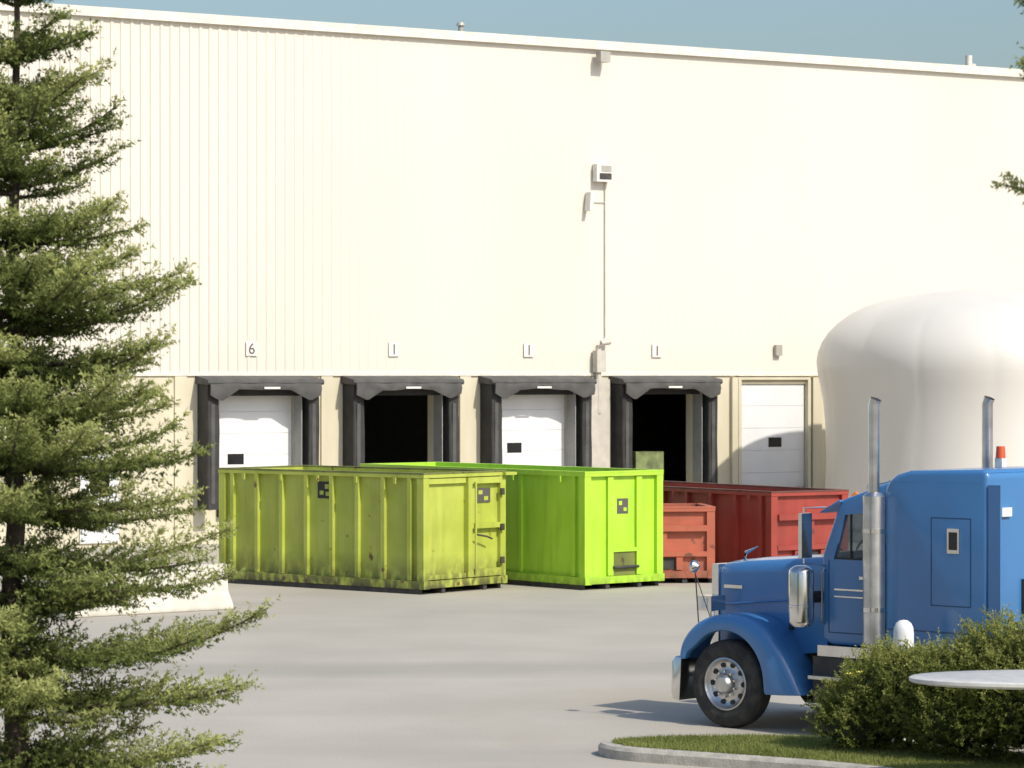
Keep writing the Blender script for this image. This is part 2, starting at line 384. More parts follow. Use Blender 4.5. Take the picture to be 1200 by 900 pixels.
boxes('drive_in_door_trim', WH, M['precast'], [(20.95,21.14,-0.12,-0.003,0,4.15),(23.65,23.95,-0.14,-0.003,0,4.15),(21.143,23.647,-0.12,-0.003,4.18,4.2)], 0.01)
boxes('loading_pit_kerb', WH, M['concrete'], [(0, 26, -1.0, -0.75, 0, 0.14)], 0.01)

# ------------------------------------------------------------------ fabric covered shelter to the right of the docks
FS = empty('fabric_shelter', (12.15, 79.0, 0), ang)
prof = [(0.0,0.965),(1.0,0.95),(2.0,0.942),(3.0,0.948),(3.6,0.962),(4.0,0.98),(4.3,0.995),(4.55,1.0),(4.8,0.992),(5.05,0.970),(5.3,0.93),(5.55,0.873),(5.78,0.80),(5.97,0.715),(6.12,0.61),(6.24,0.49),(6.33,0.35),(6.39,0.2),(6.41,0.02)]
rings = []; N = 288; LB = 14
def cover_r(t, z, f):
    c, s = math.cos(t), math.sin(t)
    q = (abs(c)**2.4 + abs(s)**2.4)**(-1/2.4)
    ph = t*LB/2 + 0.22*math.sin(z*0.9+1)
    return 4.07*f*q*(0.993+0.007*abs(math.sin(ph))**0.3)
for z, f in prof:
    rings.append([(cover_r(2*math.pi*k/N, z, f)*math.cos(2*math.pi*k/N), cover_r(2*math.pi*k/N, z, f)*math.sin(2*math.pi*k/N), z) for k in range(N)])
loft('fabric_cover', FS, M['tarp'], rings, smooth=80)
hem = [(cover_r(2*math.pi*k/72, 0.3, 0.962)*1.004*math.cos(2*math.pi*k/72), cover_r(2*math.pi*k/72, 0.3, 0.962)*1.004*math.sin(2*math.pi*k/72), 0.3) for k in range(73)]
tube('hem_rope', FS, M['fixture'], hem, 0.03, 6, False)

# ------------------------------------------------------------------ dumpsters
def dumpster(name, loc, rotdeg, W, Lg, H, m, rim, ribs, style, sticker=True, ribd=0.078):
    D = empty(name, loc, R(rotdeg))
    t = 0.04; zb = 0.16
    boxes('floor', D, m, [(0.05, W-0.05, 0.05, Lg-0.05, zb, zb+0.12)])
    boxes('walls', D, m, [(0.06,0.06+t,0.06,Lg-0.06,zb+0.12,H-0.06),(W-0.06-t,W-0.06,0.06,Lg-0.06,zb+0.12,H-0.06),
                          (0.10,W-0.10,0.06,0.06+t,zb+0.12,H-0.06),(0.10,W-0.10,Lg-0.06-t,Lg-0.06,zb+0.12,H-0.06)])
    rr = [(-0.02,0.12,-0.03,Lg+0.03,H-0.10,H-0.034),(W-0.12,W+0.02,-0.03,Lg+0.03,H-0.10,H-0.034),(0.121,W-0.121,-0.03,0.11,H-0.10,H-0.035),(0.121,W-0.121,Lg-0.11,Lg+0.03,H-0.10,H-0.035)]
    boxes('top_rim', D, m, rr, 0.01)
    rr = [(-0.022,0.118,-0.035,Lg+0.035,H-0.033,H),(W-0.118,W+0.022,-0.035,Lg+0.035,H-0.033,H),(0.119,W-0.119,-0.035,0.11,H-0.033,H-0.002),(0.119,W-0.119,Lg-0.11,Lg+0.035,H-0.033,H-0.002)]
    boxes('rim_cap', D, rim, rr, 0.008)
    l = []
    for k in range(ribs):
        y = 0.35 + (Lg-0.7)*k/(ribs-1)
        for (x0, x1) in ((0.058-ribd, 0.058), (W-0.058, W-0.058+ribd)): l.append((x0, x1, y-0.045, y+0.045, 0.26, H-0.102))
    boxes('side_ribs', D, m, l, 0.015)
    boxes('corner_posts', D, m, [(-0.015,0.15,-0.02,0.15,0.22,H-0.103),(W-0.15,W+0.015,-0.02,0.15,0.22,H-0.103),(-0.015,0.15,Lg-0.15,Lg+0.02,0.22,H-0.103),(W-0.15,W+0.015,Lg-0.15,Lg+0.02,0.22,H-0.103)], 0.012)
    boxes('bottom_rails', D, m, [(-0.03,0.14,-0.05,Lg+0.05,0.10,0.25),(W-0.14,W+0.03,-0.05,Lg+0.05,0.10,0.25),(0.141,W-0.141,-0.04,0.12,0.11,0.25),(0.141,W-0.141,Lg-0.12,Lg+0.04,0.11,0.25)], 0.012)
    boxes('skids', D, M['steel_dark'], [(0.0,0.09,0.1,Lg-0.1,0.0,0.10),(W-0.09,W,0.1,Lg-0.1,0.0,0.10),(0.55,0.65,0.0,Lg,0.0,0.11),(W-0.65,W-0.55,0.0,Lg,0.0,0.11)], 0)
    if style == 'door':
        boxes('end_door_frame', D, m, [(W*0.52,W*0.57,-0.06,0.058,0.27,H-0.12),(0.15,W*0.515,-0.01,0.055,0.27,0.36),(0.15,W*0.515,-0.01,0.055,H-0.22,H-0.12),
                                      (W*0.575,W-0.15,-0.05,0.055,H*0.52,H*0.52+0.10),(W*0.575,W-0.15,-0.05,0.055,0.27,0.42),(W*0.575,W-0.15,-0.05,0.055,H-0.24,H-0.12)], 0.01)
        for z in (0.5, 1.15, 1.85): boxes('door_hinge', D, M['steel_dark'], [(W-0.20,W-0.10,-0.09,-0.052,z,z+0.13)], 0.01)
        tube('door_latch_bar', D, m, [(W*0.60,-0.085,0.35),(W*0.60,-0.085,H-0.2)], 0.022, 8)
        tube('latch_handle', D, M['steel_dark'], [(W*0.60,-0.09,1.1),(W*0.72,-0.13,1.05),(W*0.78,-0.13,1.0)], 0.018, 8)
        box('door_lip', D, m, W-0.1, W+0.24, -0.12, 0.1, H-0.095, H-0.038, 0.01)
        box('sticker_b', D, M['greyink'], W*0.66, W*0.84, 0.040, 0.0595, H-0.62, H-0.34, 0.0)
        boxes('sticker_print', D, M['green_old'], [(W*0.69,W*0.74,0.034,0.0395,H-0.46,H-0.38),(W*0.76,W*0.81,0.034,0.0395,H-0.58,H-0.50)])
    elif style == 'hook':
        boxes('end_frame', D, m, [(W*0.30,W*0.37,0.0,0.058,0.26,H-0.12),(W*0.67,W*0.74,0.0,0.058,0.26,H-0.12),(W*0.371,W*0.669,0.0,0.055,0.72,0.80)], 0.012)
        box('hook_pocket_dark', D, M['green_rim'], W*0.38, W*0.66, 0.03, 0.057, 0.26, 0.70, 0)  # flat dark panel, shade of the open pocket put into the colour
        tube('hook_bar', D, M['steel_dark'], [(W*0.36,-0.03,0.42),(W*0.68,-0.03,0.42)], 0.03, 10)
        box('sticker_b', D, M['greyink'], W*0.44, W*0.58, 0.052, 0.0595, H-0.85, H-0.55, 0.0)
        boxes('sticker_print', D, M['green_new'], [(W*0.46,W*0.50,0.047,0.0515,H-0.68,H-0.60),(W*0.52,W*0.56,0.047,0.0515,H-0.80,H-0.73)])
    else:
        boxes('end_frame', D, m, [(0.15,W-0.15,-0.04,0.055,H*0.35,H*0.35+0.1),(0.15,W-0.15,-0.08,0.055,H*0.68,H*0.68+0.12),(W*0.30,W*0.36,-0.03,0.055,0.27,H*0.34),(W*0.64,W*0.70,-0.03,0.055,0.27,H*0.34),
                                 (W*0.45,W*0.55,-0.03,0.055,H*0.35+.102,H*0.679)], 0.012)
        box('pocket_dark_panel', D, M['steel_dark'], W*0.37, W*0.63, 0.035, 0.058, 0.28, H*0.33, 0)  # flat dark panel, no recess; the pocket is shown by colour alone
    if sticker:
        yy = Lg*0.48
        box('sticker_a', D, M['black'], 0.045, 0.0595, yy-0.18, yy+0.18, H-0.55, H-0.22, 0)
        boxes('sticker_print', D, M['green_old'], [(0.040,0.0448,yy-0.12,yy-0.02,H-0.36,H-0.27),(0.040,0.0448,yy+0.02,yy+0.12,H-0.48,H-0.40),(0.040,0.0448,yy-0.13,yy-0.04,H-0.50,H-0.42)])
    l = []
    for k in range(5):
        y = 0.7+(Lg-1.4)*k/4; l.append((-0.05, -0.021, y-0.03, y+0.03, H-0.22, H-0.10))
    if Lg > 3: boxes('tarp_hooks', D, m, l, 0.008)
    return D
dumpster('green_dumpster', (-1.70, 58.8, 0), 50.7, 2.45, 5.45, 2.33, M['green_old'], M['green_rim'], 8, 'door')
dumpster('green_dumpster.001', (1.42, 60.0, 0), 40, 2.05, 7.2, 2.32, M['green_new'], M['green_new'], 5, 'hook', sticker=False, ribd=0.05)
dumpster('red_dumpster', (5.25, 62.2, 0), 34, 2.0, 6.5, 1.85, M['red_new'], M['red_rim'], 8, 'plain', sticker=False)
dumpster('red_dumpster.001', (1.95, 61.9, 0), 6, 2.15, 1.6, 1.55, M['red_old'], M['red_old'], 3, 'plain', sticker=False)

# ------------------------------------------------------------------ blue semi truck
T = empty('semi_truck', (1.90, 37.07, 0), R(-42))
def wheel(cx, y_out, sgn, wdt=0.28, deep=False):
    c = (cx, y_out, 0.525)
    w = wdt
    lathe('tyre', T, M['rubber'], [(0.29,0.03),(0.33,0.005),(0.38,-0.005),(0.40,-0.008),(0.405,-0.003),(0.46,0.0),(0.50,0.022),(0.522,0.05),(0.525,0.09),(0.512,0.094),(0.512,0.104),(0.525,0.108),(0.525,w/2-0.006),(0.512,w/2),(0.525,w/2+0.006),(0.525,w-0.10),(0.512,w-.095),(0.512,w-.088),(0.525,w-0.085),(0.52,w-0.04),(0.50,w-0.02),(0.46,w),(0.33,w),(0.28,w-0.03)], c, 'Y', sgn, 64)
    if not deep:
        p = [(0.315,0.03),(0.315,0.004),(0.30,-0.004),(0.288,0.010),(0.275,0.035),(0.25,0.058),(0.205,0.070),(0.17,0.06),(0.125,0.04),(0.115,-0.01),(0.105,-0.055),(0.085,-0.075),(0.0,-0.08)]
    else:
        p = [(0.305,0.03),(0.292,0.0),(0.275,0.03),(0.265,0.16),(0.20,0.19),(0.15,0.19),(0.13,0.10),(0.10,0.03),(0.0,0.02)]
    lathe('wheel_disc', T, M['alu'], p, c, 'Y', sgn, 48)
    yh = 0.062 if not deep else 0.165
    for k in range(10):
        t = 2*math.pi*k/10
        hx, hz = cx+0.232*math.cos(t), 0.525+0.232*math.sin(t)
        tube('hand_hole_plug', T, M['black'], [(hx, y_out+sgn*(yh-0.010), hz), (hx, y_out+sgn*(yh+0.02), hz)], 0.033, 14)  # black plug on the uncut disc, the hole's darkness given by colour
        t += math.pi/10; nx, nz = cx+0.148*math.cos(t), 0.525+0.148*math.sin(t)
        yn = 0.045 if not deep else 0.18
        tube('lug_nut', T, M['chrome'], [(nx, y_out+sgn*(yn-0.055), nz), (nx, y_out+sgn*(yn+0.02), nz)], [0.014,0.019], 6)
    tube('brake_drum', T, M['steel_dark'], [(cx, y_out+sgn*0.12, 0.525), (cx, y_out+sgn*(w+0.1), 0.525)], 0.26, 24)
WX = 0.80
wheel(WX, 0.06, 1); wheel(WX, 2.34, -1)
for ax in (6.0, 7.32):
    wheel(ax, -0.02, 1, 0.62, True); wheel(ax, 2.42, -1, 0.62, True)
    tube('axle', T, M['steel_dark'], [(ax,0.5,0.53),(ax,1.9,0.53)], 0.09, 12)
tube('axle', T, M['steel_dark'], [(WX,0.3,0.48),(WX,2.1,0.48)], 0.06, 12)
boxes('frame_rails', T, M['steel_dark'], [(0.3,8.3,0.76,0.84,0.78,1.04),(0.3,8.3,1.56,1.64,0.78,1.04),(4.9,5.0,0.845,1.555,0.8,1.0),(8.2,8.3,0.845,1.555,0.8,1.0)], 0.005)
box('engine_block', T, M['steel_dark'], 0.5, 1.95, 0.86, 1.54, 0.6, 1.3, 0.05)
prism('bumper', T, M['chrome'], [(0.02,0.30),(0.12,0.28),(0.15,0.80),(0.06,0.82),(0.0,0.75),(-0.01,0.38)], 0.04, 2.36, 0.015, 2)
box('bumper_bracket', T, M['steel_dark'], 0.155, 0.6, 0.7, 1.7, 0.4, 0.7, 0.01)
def fender(side):
    inner = []; outer = []
    oc = [(0.10,0.80),(0.12,0.98),(0.21,1.13),(0.36,1.255),(0.56,1.335),(0.80,1.365),(1.06,1.345),(1.30,1.26),(1.50,1.11),(1.66,0.91),(1.79,0.69),(1.92,0.45)]
    for k, (x, z) in enumerate(oc):
        t = math.pi*(1.0+0.02) - (math.pi*1.18)*k/(len(oc)-1)
        ix = WX + 0.585*math.cos(t); iz = 0.56 + 0.61*math.sin(t)
        if k == 0: ix, iz = 0.20, 0.78
        if k == 1: ix, iz = 0.235, 0.88
        if k >= len(oc)-1: ix, iz = 1.40, 0.44
        inner.append((ix, iz)); outer.append((x, z))
    rings = []
    for (ix, iz), (ox, oz) in zip(inner, outer):
        def P(f, b):
            x = ix+(ox-ix)*f; z = iz+(oz-iz)*f
            return (x, b if side == 0 else 2.40-b, z)
        rings.append([P(0.0,0.14), P(0.0,0.05), P(0.06,0.03), P(0.35,0.02), P(0.62,0.025), P(0.84,0.05), P(0.96,0.10), P(1.0,0.18), P(1.0,0.35), P(0.99,0.62), P(0.80,0.62)])
    o = loft('front_fender', T, M['blue'], rings, closed=False, cap=False, smooth=60)
    s = o.modifiers.new('thickness', 'SOLIDIFY'); s.thickness = 0.012
    s = o.modifiers.new('sub', 'SUBSURF'); s.levels = 2; s.render_levels = 2
fender(0); fender(1)
def hsec(x, hw, zb, zt, r):
    pts = []; cy = 1.2
    def arc(cx, cz, a0, a1, n=7):
        for k in range(n+1):
            a = a0+(a1-a0)*k/n; pts.append((x, cx+r*math.cos(a), cz+r*math.sin(a)))
    pts.append((x, cy-hw*1.04, zb)); pts.append((x, cy-hw*1.03, zb+0.35*(zt-zb)))
    arc(cy-hw+r, zt-r, math.pi, math.pi/2)
    pts.append((x, cy-hw*0.35, zt+0.018)); pts.append((x, cy, zt+0.026)); pts.append((x, cy+hw*0.35, zt+0.018))
    arc(cy+hw-r, zt-r, math.pi/2, 0)
    pts.append((x, cy+hw*1.03, zb+0.35*(zt-zb))); pts.append((x, cy+hw*1.04, zb))
    return pts
rings = [hsec(0.20,0.46,0.75,1.88,0.13), hsec(0.24,0.485,0.75,1.915,0.14), hsec(0.6,0.52,0.78,1.955,0.15), hsec(1.1,0.58,0.85,1.995,0.16), hsec(1.6,0.67,0.9,2.04,0.17), hsec(1.95,0.76,0.95,2.075,0.18), hsec(2.08,0.80,0.95,2.10,0.18)]
loft('hood', T, M['blue'], rings, smooth=40)
boxes('hood_badge', T, M['chrome'], [(0.32,0.60,0.655,0.672,1.62,1.66)], 0.002)
box('hood_latch', T, M['black'], 1.42, 1.47, 0.50, 0.56, 1.18, 1.26, 0.005)
tube('hood_crease', T, M['blue'], [(0.28,0.685,1.42),(1.1,0.595,1.50),(2.0,0.40,1.58)], 0.012, 6)
box('grille_surround', T, M['chrome'], 0.10, 0.20, 0.70, 1.70, 0.78, 1.90, 0.035, 3)
boxes('grille_bars', T, M['steel_dark'], [(0.088,0.101,0.78+0.05*k,0.80+0.05*k,0.88,1.80) for k in range(17)])
tube('hood_ornament', T, M['chrome'], [(0.22,1.2,1.94),(0.24,1.2,2.02),(0.42,1.2,2.10)], [0.03,0.025,0.006], 8)
for yy in (0.40, 2.0):
    box('headlight_pod', T, M['chrome'], 0.20, 0.42, yy-0.12, yy+0.16, 1.36, 1.54, 0.03, 3)
    box('headlight_lens', T, M['lens'], 0.185, 0.199, yy-0.10, yy+0.14, 1.38, 1.52, 0.004)
    box('turn_signal', T, M['lens'], 0.28, 0.36, yy-0.135, yy-0.121, 1.39, 1.51, 0.004)
    tube('headlight_stalk', T, M['chrome'], [(0.32,yy+0.02,1.15),(0.32,yy+0.02,1.37)], 0.03, 8)
for yy in (0.14, 2.26):
    tube('fender_mirror_stem', T, M['steel_dark'], [(0.34,yy,1.20),(0.30,yy-0.02,1.86)], 0.008, 6)
    tube('fender_mirror_stem', T, M['steel_dark'], [(0.52,yy,1.29),(0.31,yy-0.02,1.80)], 0.006, 6)
    tube('fender_mirror', T, M['chrome'], [(0.27,yy-0.02,1.90),(0.31,yy-0.02,1.90),(0.36,yy-0.02,1.90)], [0.075,0.072,0.02], 16)
for yy, s in ((0.10, 1), (2.30, -1)):
    lathe('air_cleaner', T, M['chrome'], [(0.0,0.0),(0.11,0.0),(0.145,0.04),(0.15,0.06),(0.15,0.22),(0.155,0.225),(0.155,0.25),(0.15,0.255),(0.15,0.62),(0.14,0.66),(0.09,0.70),(0.06,0.71),(0.0,0.71)], (1.90,yy,1.27), 'Z', 1, 28)
    tube('air_cleaner_duct', T, M['steel_dark'], [(1.90,yy+0.1*s,1.6),(1.92,yy+0.42*s,1.6)], 0.07, 12)
    ym = yy-0.22*s
    box('door_mirror', T, M['chrome'], 2.02, 2.07, min(ym,ym+0.2*s), max(ym,ym+0.2*s), 2.08, 2.60, 0.02)
    tube('mirror_bracket', T, M['chrome'], [(2.12,yy+0.18*s,2.66),(2.04,ym+0.08*s,2.66),(2.04,ym+0.08*s,2.02),(2.12,yy+0.18*s,1.98)], 0.012, 6)
CB0, CB1 = 0.28, 2.12
cab = prism('cab', T, M['blue'], [(2.06,1.12),(2.06,2.10),(2.30,2.70),(2.36,2.76),(3.02,2.98),(3.02,1.06),(2.2,1.06)], CB0, CB1, 0.045, 3)
cutm = M['seat']
c1 = prism('c1', T, cutm, [(2.16,1.3),(2.16,2.10),(2.38,2.66),(2.96,2.84),(2.96,1.3)], CB0+0.07, CB1-0.07)
c2 = prism('c2', T, cutm, [(2.235,2.06),(2.395,2.58),(2.78,2.62),(2.83,2.58),(2.83,2.06)], CB0-0.3, CB1+0.3)
c3 = prism('c3', T, cutm, [(1.95,2.13),(2.12,2.64),(2.6,2.64),(2.6,2.13)], CB0+0.12, 1.16)
c4 = prism('c4', T, cutm, [(1.95,2.13),(2.12,2.64),(2.6,2.64),(2.6,2.13)], 1.24, CB1-0.12)
cut(cab, [c1, c2, c3, c4])
for y in (CB0+0.03, CB1-0.036):
    prism('side_window', T, M['glass'], [(2.22,2.04),(2.39,2.60),(2.84,2.64),(2.84,2.04)], y, y+0.006)
prism('windshield', T, M['glass'], [(2.095,2.10),(2.10,2.10),(2.34,2.68),(2.335,2.68)], CB0+0.1, CB1-0.1)
boxes('window_trim', T, M['black'], [(2.46,2.48,CB0+0.01,CB0+0.029,2.06,2.59),(2.24,2.825,CB0+0.008,CB0+0.029,2.062,2.08),(2.812,2.829,CB0+0.008,CB0+0.028,2.081,2.60)])
prism('sun_visor', T, M['blue'], [(2.04,2.59),(2.055,2.61),(2.33,2.755),(2.34,2.73)], CB0-0.02, CB1+0.02, 0.004, 1)
boxes('seats', T, M['seat'], [(2.62,2.80,0.5,1.0,1.5,2.35),(2.62,2.80,1.4,1.9,1.5,2.35),(2.66,2.76,0.62,0.88,2.36,2.55)], 0.04)
swp = [(2.36+0.06*math.sin(2*math.pi*k/20), 0.75+0.21*math.cos(2*math.pi*k/20), 2.13+0.18*math.sin(2*math.pi*k/20)) for k in range(21)]
tube('steering_wheel', T, M['black'], swp, 0.014, 6, False)
box('dashboard', T, M['seat'], 2.17, 2.36, CB0+0.08, CB1-0.08, 1.6, 2.08, 0.02)
def seam_rect(name, x0, x1, z0, z1, y, w=0.010, m=None):
    boxes(name, T, m or M['blue_seam'], [(x0,x0+w,y-0.004,y-0.0008,z0,z1),(x1-w,x1,y-0.004,y-0.0008,z0,z1),(x0+w+.0005,x1-w-.0005,y-0.004,y-0.0008,z0,z0+w),(x0+w+.0005,x1-w-.0005,y-0.004,y-0.0008,z1-w,z1)])
boxes('door_seam', T, M['blue_seam'], [(2.16,2.172,CB0-0.003,CB0-0.0005,1.2,2.05),(2.90,2.912,CB0-0.003,CB0-0.0005,1.2,2.62),(2.173,2.899,CB0-0.003,CB0-0.0005,1.2,1.212)])
boxes('door_handle', T, M['chrome'], [(2.62,2.80,CB0-0.035,CB0-0.002,1.84,1.875),(2.25,2.86,CB0-0.012,CB0-0.001,1.70,1.72),(2.25,2.86,CB0-0.012,CB0-0.001,1.62,1.635)], 0.004)
tube('grab_handle', T, M['chrome'], [(2.95,CB0-0.002,1.3),(2.95,CB0-0.07,1.34),(2.95,CB0-0.07,2.2),(2.95,CB0-0.002,2.24)], 0.014, 8)
tube('grab_handle', T, M['chrome'], [(2.11,CB0-0.002,1.3),(2.11,CB0-0.06,1.34),(2.11,CB0-0.06,1.9),(2.11,CB0-0.002,1.94)], 0.012, 8)
for k in range(5):
    yy = 0.45+0.375*k
    tube('roof_marker_light', T, M['amber'], [(2.40,yy,2.79),(2.44,yy,2.835)], [0.035,0.02], 10)
for yy in (0.75, 1.65): tube('air_horn', T, M['chrome'], [(2.42,yy,2.87),(2.5,yy,2.90),(2.95,yy,3.0)], [0.06,0.03,0.02], 12)
SB0, SB1 = 0.12, 2.28
prism('sleeper', T, M['blue'], [(3.06,1.06),(3.06,2.90),(3.12,3.00),(3.22,3.07),(3.40,3.12),(4.40,3.15),(4.46,3.10),(4.46,1.06)], SB0, SB1, 0.06, 4)
boxes('sleeper_extender', T, M['blue'], [(4.462,4.62,SB0+0.005,SB0+0.03,1.1,2.98),(4.462,4.62,SB1-0.03,SB1-0.005,1.1,2.98)], 0.005)
seam_rect('sleeper_door_seam', 3.70, 4.24, 1.60, 2.60, SB0, 0.012)
box('sleeper_vent', T, M['chrome'], 3.93, 4.09, SB0-0.022, SB0-0.001, 2.20, 2.48, 0.012)
box('sleeper_vent_glass', T, M['window_dark'], 3.955, 4.065, SB0-0.027, SB0-0.0225, 2.24, 2.44, 0.008)
boxes('sleeper_trim', T, M['blue_seam'], [(3.12,4.40,SB0-0.006,SB0-0.001,1.30,1.312)])
bm = bmesh.new()
for k in range(26):
    x = 3.14+k*0.05
    for z in (1.24, 3.0): addbox(bm, x-0.006,x+0.006,SB0-0.006,SB0-0.0005,z-0.006,z+0.006)
finish(bm, 'rivets', T, M['blue'])
boxes('sleeper_rear_fittings', T, M['steel_dark'], [(4.462,4.50,0.8,1.6,1.5,1.9),(4.462,4.49,1.05,1.35,2.1,2.5)], 0.01)
box('sleeper_rear_lamp', T, M['lens'], 4.462, 4.50, 0.35, 0.55, 2.62, 2.72, 0.01)
box('sleeper_rear_marker', T, M['redlens'], 4.462, 4.49, 0.22, 0.32, 1.9, 2.0, 0.01)
box('beacon_base', T, M['lens'], 3.26, 3.36, 2.10, 2.20, 3.09, 3.22, 0.01)
tube('marker_beacon', T, M['redlens'], [(3.31,2.15,3.221),(3.31,2.15,3.36)], [0.06,0.05], 12)
for yy in (0.03, 2.37):
    tube('exhaust_stack', T, M['alu'], [(2.98,yy,0.95),(2.98,yy,3.86),(3.01,yy,3.93)], [0.066,0.066,0.066], 20, False)
    tube('exhaust_shield', T, M['alu'], [(2.98,yy,1.1),(2.98,yy,1.14),(2.98,yy,2.82),(2.98,yy,2.86)], [0.09,0.125,0.125,0.08], 20)
    for z in (1.5, 2.4): tube('stack_clamp', T, M['chrome'], [(2.98,yy,z),(2.98,yy,z+0.05)], 0.131, 20)
box('cab_side_skirt', T, M['chrome'], 2.06, 2.86, CB0-0.08, CB0+0.3, 0.93, 1.055, 0.02)
boxes('cab_steps', T, M['alu'], [(1.98,2.82,0.06,0.40,0.34,0.39),(1.98,2.82,0.12,0.45,0.66,0.70)], 0.008)
box('battery_box', T, M['steel_dark'], 1.98, 2.82, 0.22, 0.72, 0.40, 0.92, 0.015)
for yy in (0.40, 2.0):
    tube('fuel_tank', T, M['alu'], [(3.02,yy,0.72),(3.05,yy,0.72),(4.55,yy,0.72),(4.58,yy,0.72)], [0.26,0.31,0.31,0.26], 32)
for x in (3.3, 4.2): tube('tank_strap', T, M['chrome'], [(x,0.40,0.72),(x+0.06,0.40,0.72)], 0.317, 32)
prism('fifth_wheel', T, M['steel_dark'], [(6.1,1.1),(6.1,1.16),(7.2,1.16),(7.5,1.08),(7.5,1.05)], 0.75, 1.65, 0.01, 1)
boxes('mud_flap', T, M['rubber'], [(8.0,8.02,0.0,0.6,0.25,1.0),(8.0,8.02,1.8,2.4,0.25,1.0)])

# ------------------------------------------------------------------ planted island
IS = empty('grass_island')
ctrl = [(0.93,33.95),(1.0,34.25),(1.4,34.55),(2.2,34.72),(3.3,34.72),(4.2,34.3),(5.3,33.3),(6.8,31.8),(9.5,29.0),(12,26),(12,20),(4.6,20),(4.75,27),(4.6,30.2),(4.1,31.4),(3.4,32.15),(2.5,32.7),(1.7,33.15),(1.15,33.5)]
def chaikin(p, n=3):
    for _ in range(n):
        q = []
        for i in range(len(p)):
            a, b = p[i], p[(i+1)%len(p)]
            q += [(a[0]*.75+b[0]*.25, a[1]*.75+b[1]*.25), (a[0]*.25+b[0]*.75, a[1]*.25+b[1]*.75)]
        p = q
    return p
outl = chaikin(ctrl)
def inset(p, d):
    out = []; n = len(p)
    for i in range(n):
        a = Vector(p[i-1]); b = Vector(p[(i+1)%n]); t = (b-a).normalized(); nn = Vector((t.y, -t.x))
        out.append((p[i][0]+nn.x*d, p[i][1]+nn.y*d))
    return out
area = sum(outl[i][0]*outl[(i+1)%len(outl)][1]-outl[(i+1)%len(outl)][0]*outl[i][1] for i in range(len(outl)))
sg = 1 if area < 0 else -1
i1 = inset(outl, 0.03*sg); i2 = inset(outl, 0.16*sg)
bm = bmesh.new()
lv = [[bm.verts.new((x, y, z)) for x, y in pl] for pl, z in ((outl, -0.02), (outl, 0.10), (i1, 0.135), (i2, 0.14), (i2, 0.05))]
n = len(outl)
for a, b in zip(lv[:-1], lv[1:]):
    for k in range(n): bm.faces.new((a[k], a[(k+1)%n], b[(k+1)%n], b[k]))
finish(bm, 'kerb', IS, M['concrete'], 35)
bm = bmesh.new(); bm.faces.new([bm.verts.new((x, y, 0.125)) for x, y in i2]); bmesh.ops.triangulate(bm, faces=bm.faces)
finish(bm, 'lawn', IS, M['soil'], 0)
rng = np.random.default_rng(3)
def inside(px, py, poly):
    c = np.zeros(len(px), bool); n = len(poly)
    for i in range(n):
        x1, y1 = poly[i]; x2, y2 = poly[i-1]
        cond = ((y1 > py) != (y2 > py)) & (px < (x2-x1)*(py-y1)/(y2-y1+1e-12)+x1)
        c ^= cond
    return c
px = rng.uniform(0.9, 7.0, 150000); py = rng.uniform(31.0, 34.8, 150000)
k = inside(px, py, inset(outl, 0.15*sg)); px, py = px[k], py[k]; n = len(px)
h = rng.uniform(0.025, 0.065, n); a = rng.uniform(0, 2*np.pi, n); w = 0.007
base = np.stack([px, py, np.full(n, 0.124)], 1); s = np.stack([np.cos(a)*w, np.sin(a)*w, np.zeros(n)], 1)
tip = base + np.stack([rng.normal(0, .025, n), rng.normal(0, .025, n), h], 1)
patch = 0.5+0.25*np.sin(px*2.1+np.sin(py*3))+0.2*np.sin(py*4.3+px)
raw_mesh('grass', np.stack([base-s, base+s, tip], 1).reshape(-1, 3), 3, M['grassblade'], IS, np.clip(patch*0.6+rng.uniform(0, .45, n), 0, 1))

# ------------------------------------------------------------------ needles
def needles(p0, p1, tint, dens, ln, wd, rng, fwd=0.7):
    d = p1-p0; L = np.linalg.norm(d, axis=1); cnt = np.maximum(1, rng.poisson(L*dens))
    idx = np.repeat(np.arange(len(L)), cnt); n = len(idx)
    t = rng.uniform(0, 1.02, n)[:, None]; ax = (d/(L[:, None]+1e-9))[idx]
    pos = p0[idx]+d[idx]*t
    rv = rng.normal(size=(n, 3)); rv -= (rv*ax).sum(1)[:, None]*ax; rv /= np.linalg.norm(rv, axis=1)[:, None]+1e-9
    dr = rv+ax*fwd; dr /= np.linalg.norm(dr, axis=1)[:, None]
    sd = np.cross(dr, rng.normal(size=(n, 3))); sd /= np.linalg.norm(sd, axis=1)[:, None]+1e-9
    l = ln*rng.uniform(0.7, 1.2, n)[:, None]
    V = np.stack([pos-sd*wd/2, pos+sd*wd/2, pos+dr*l], 1).reshape(-1, 3)
    return V, np.clip(tint[idx]+rng.uniform(-.12, .12, n), 0, 1)

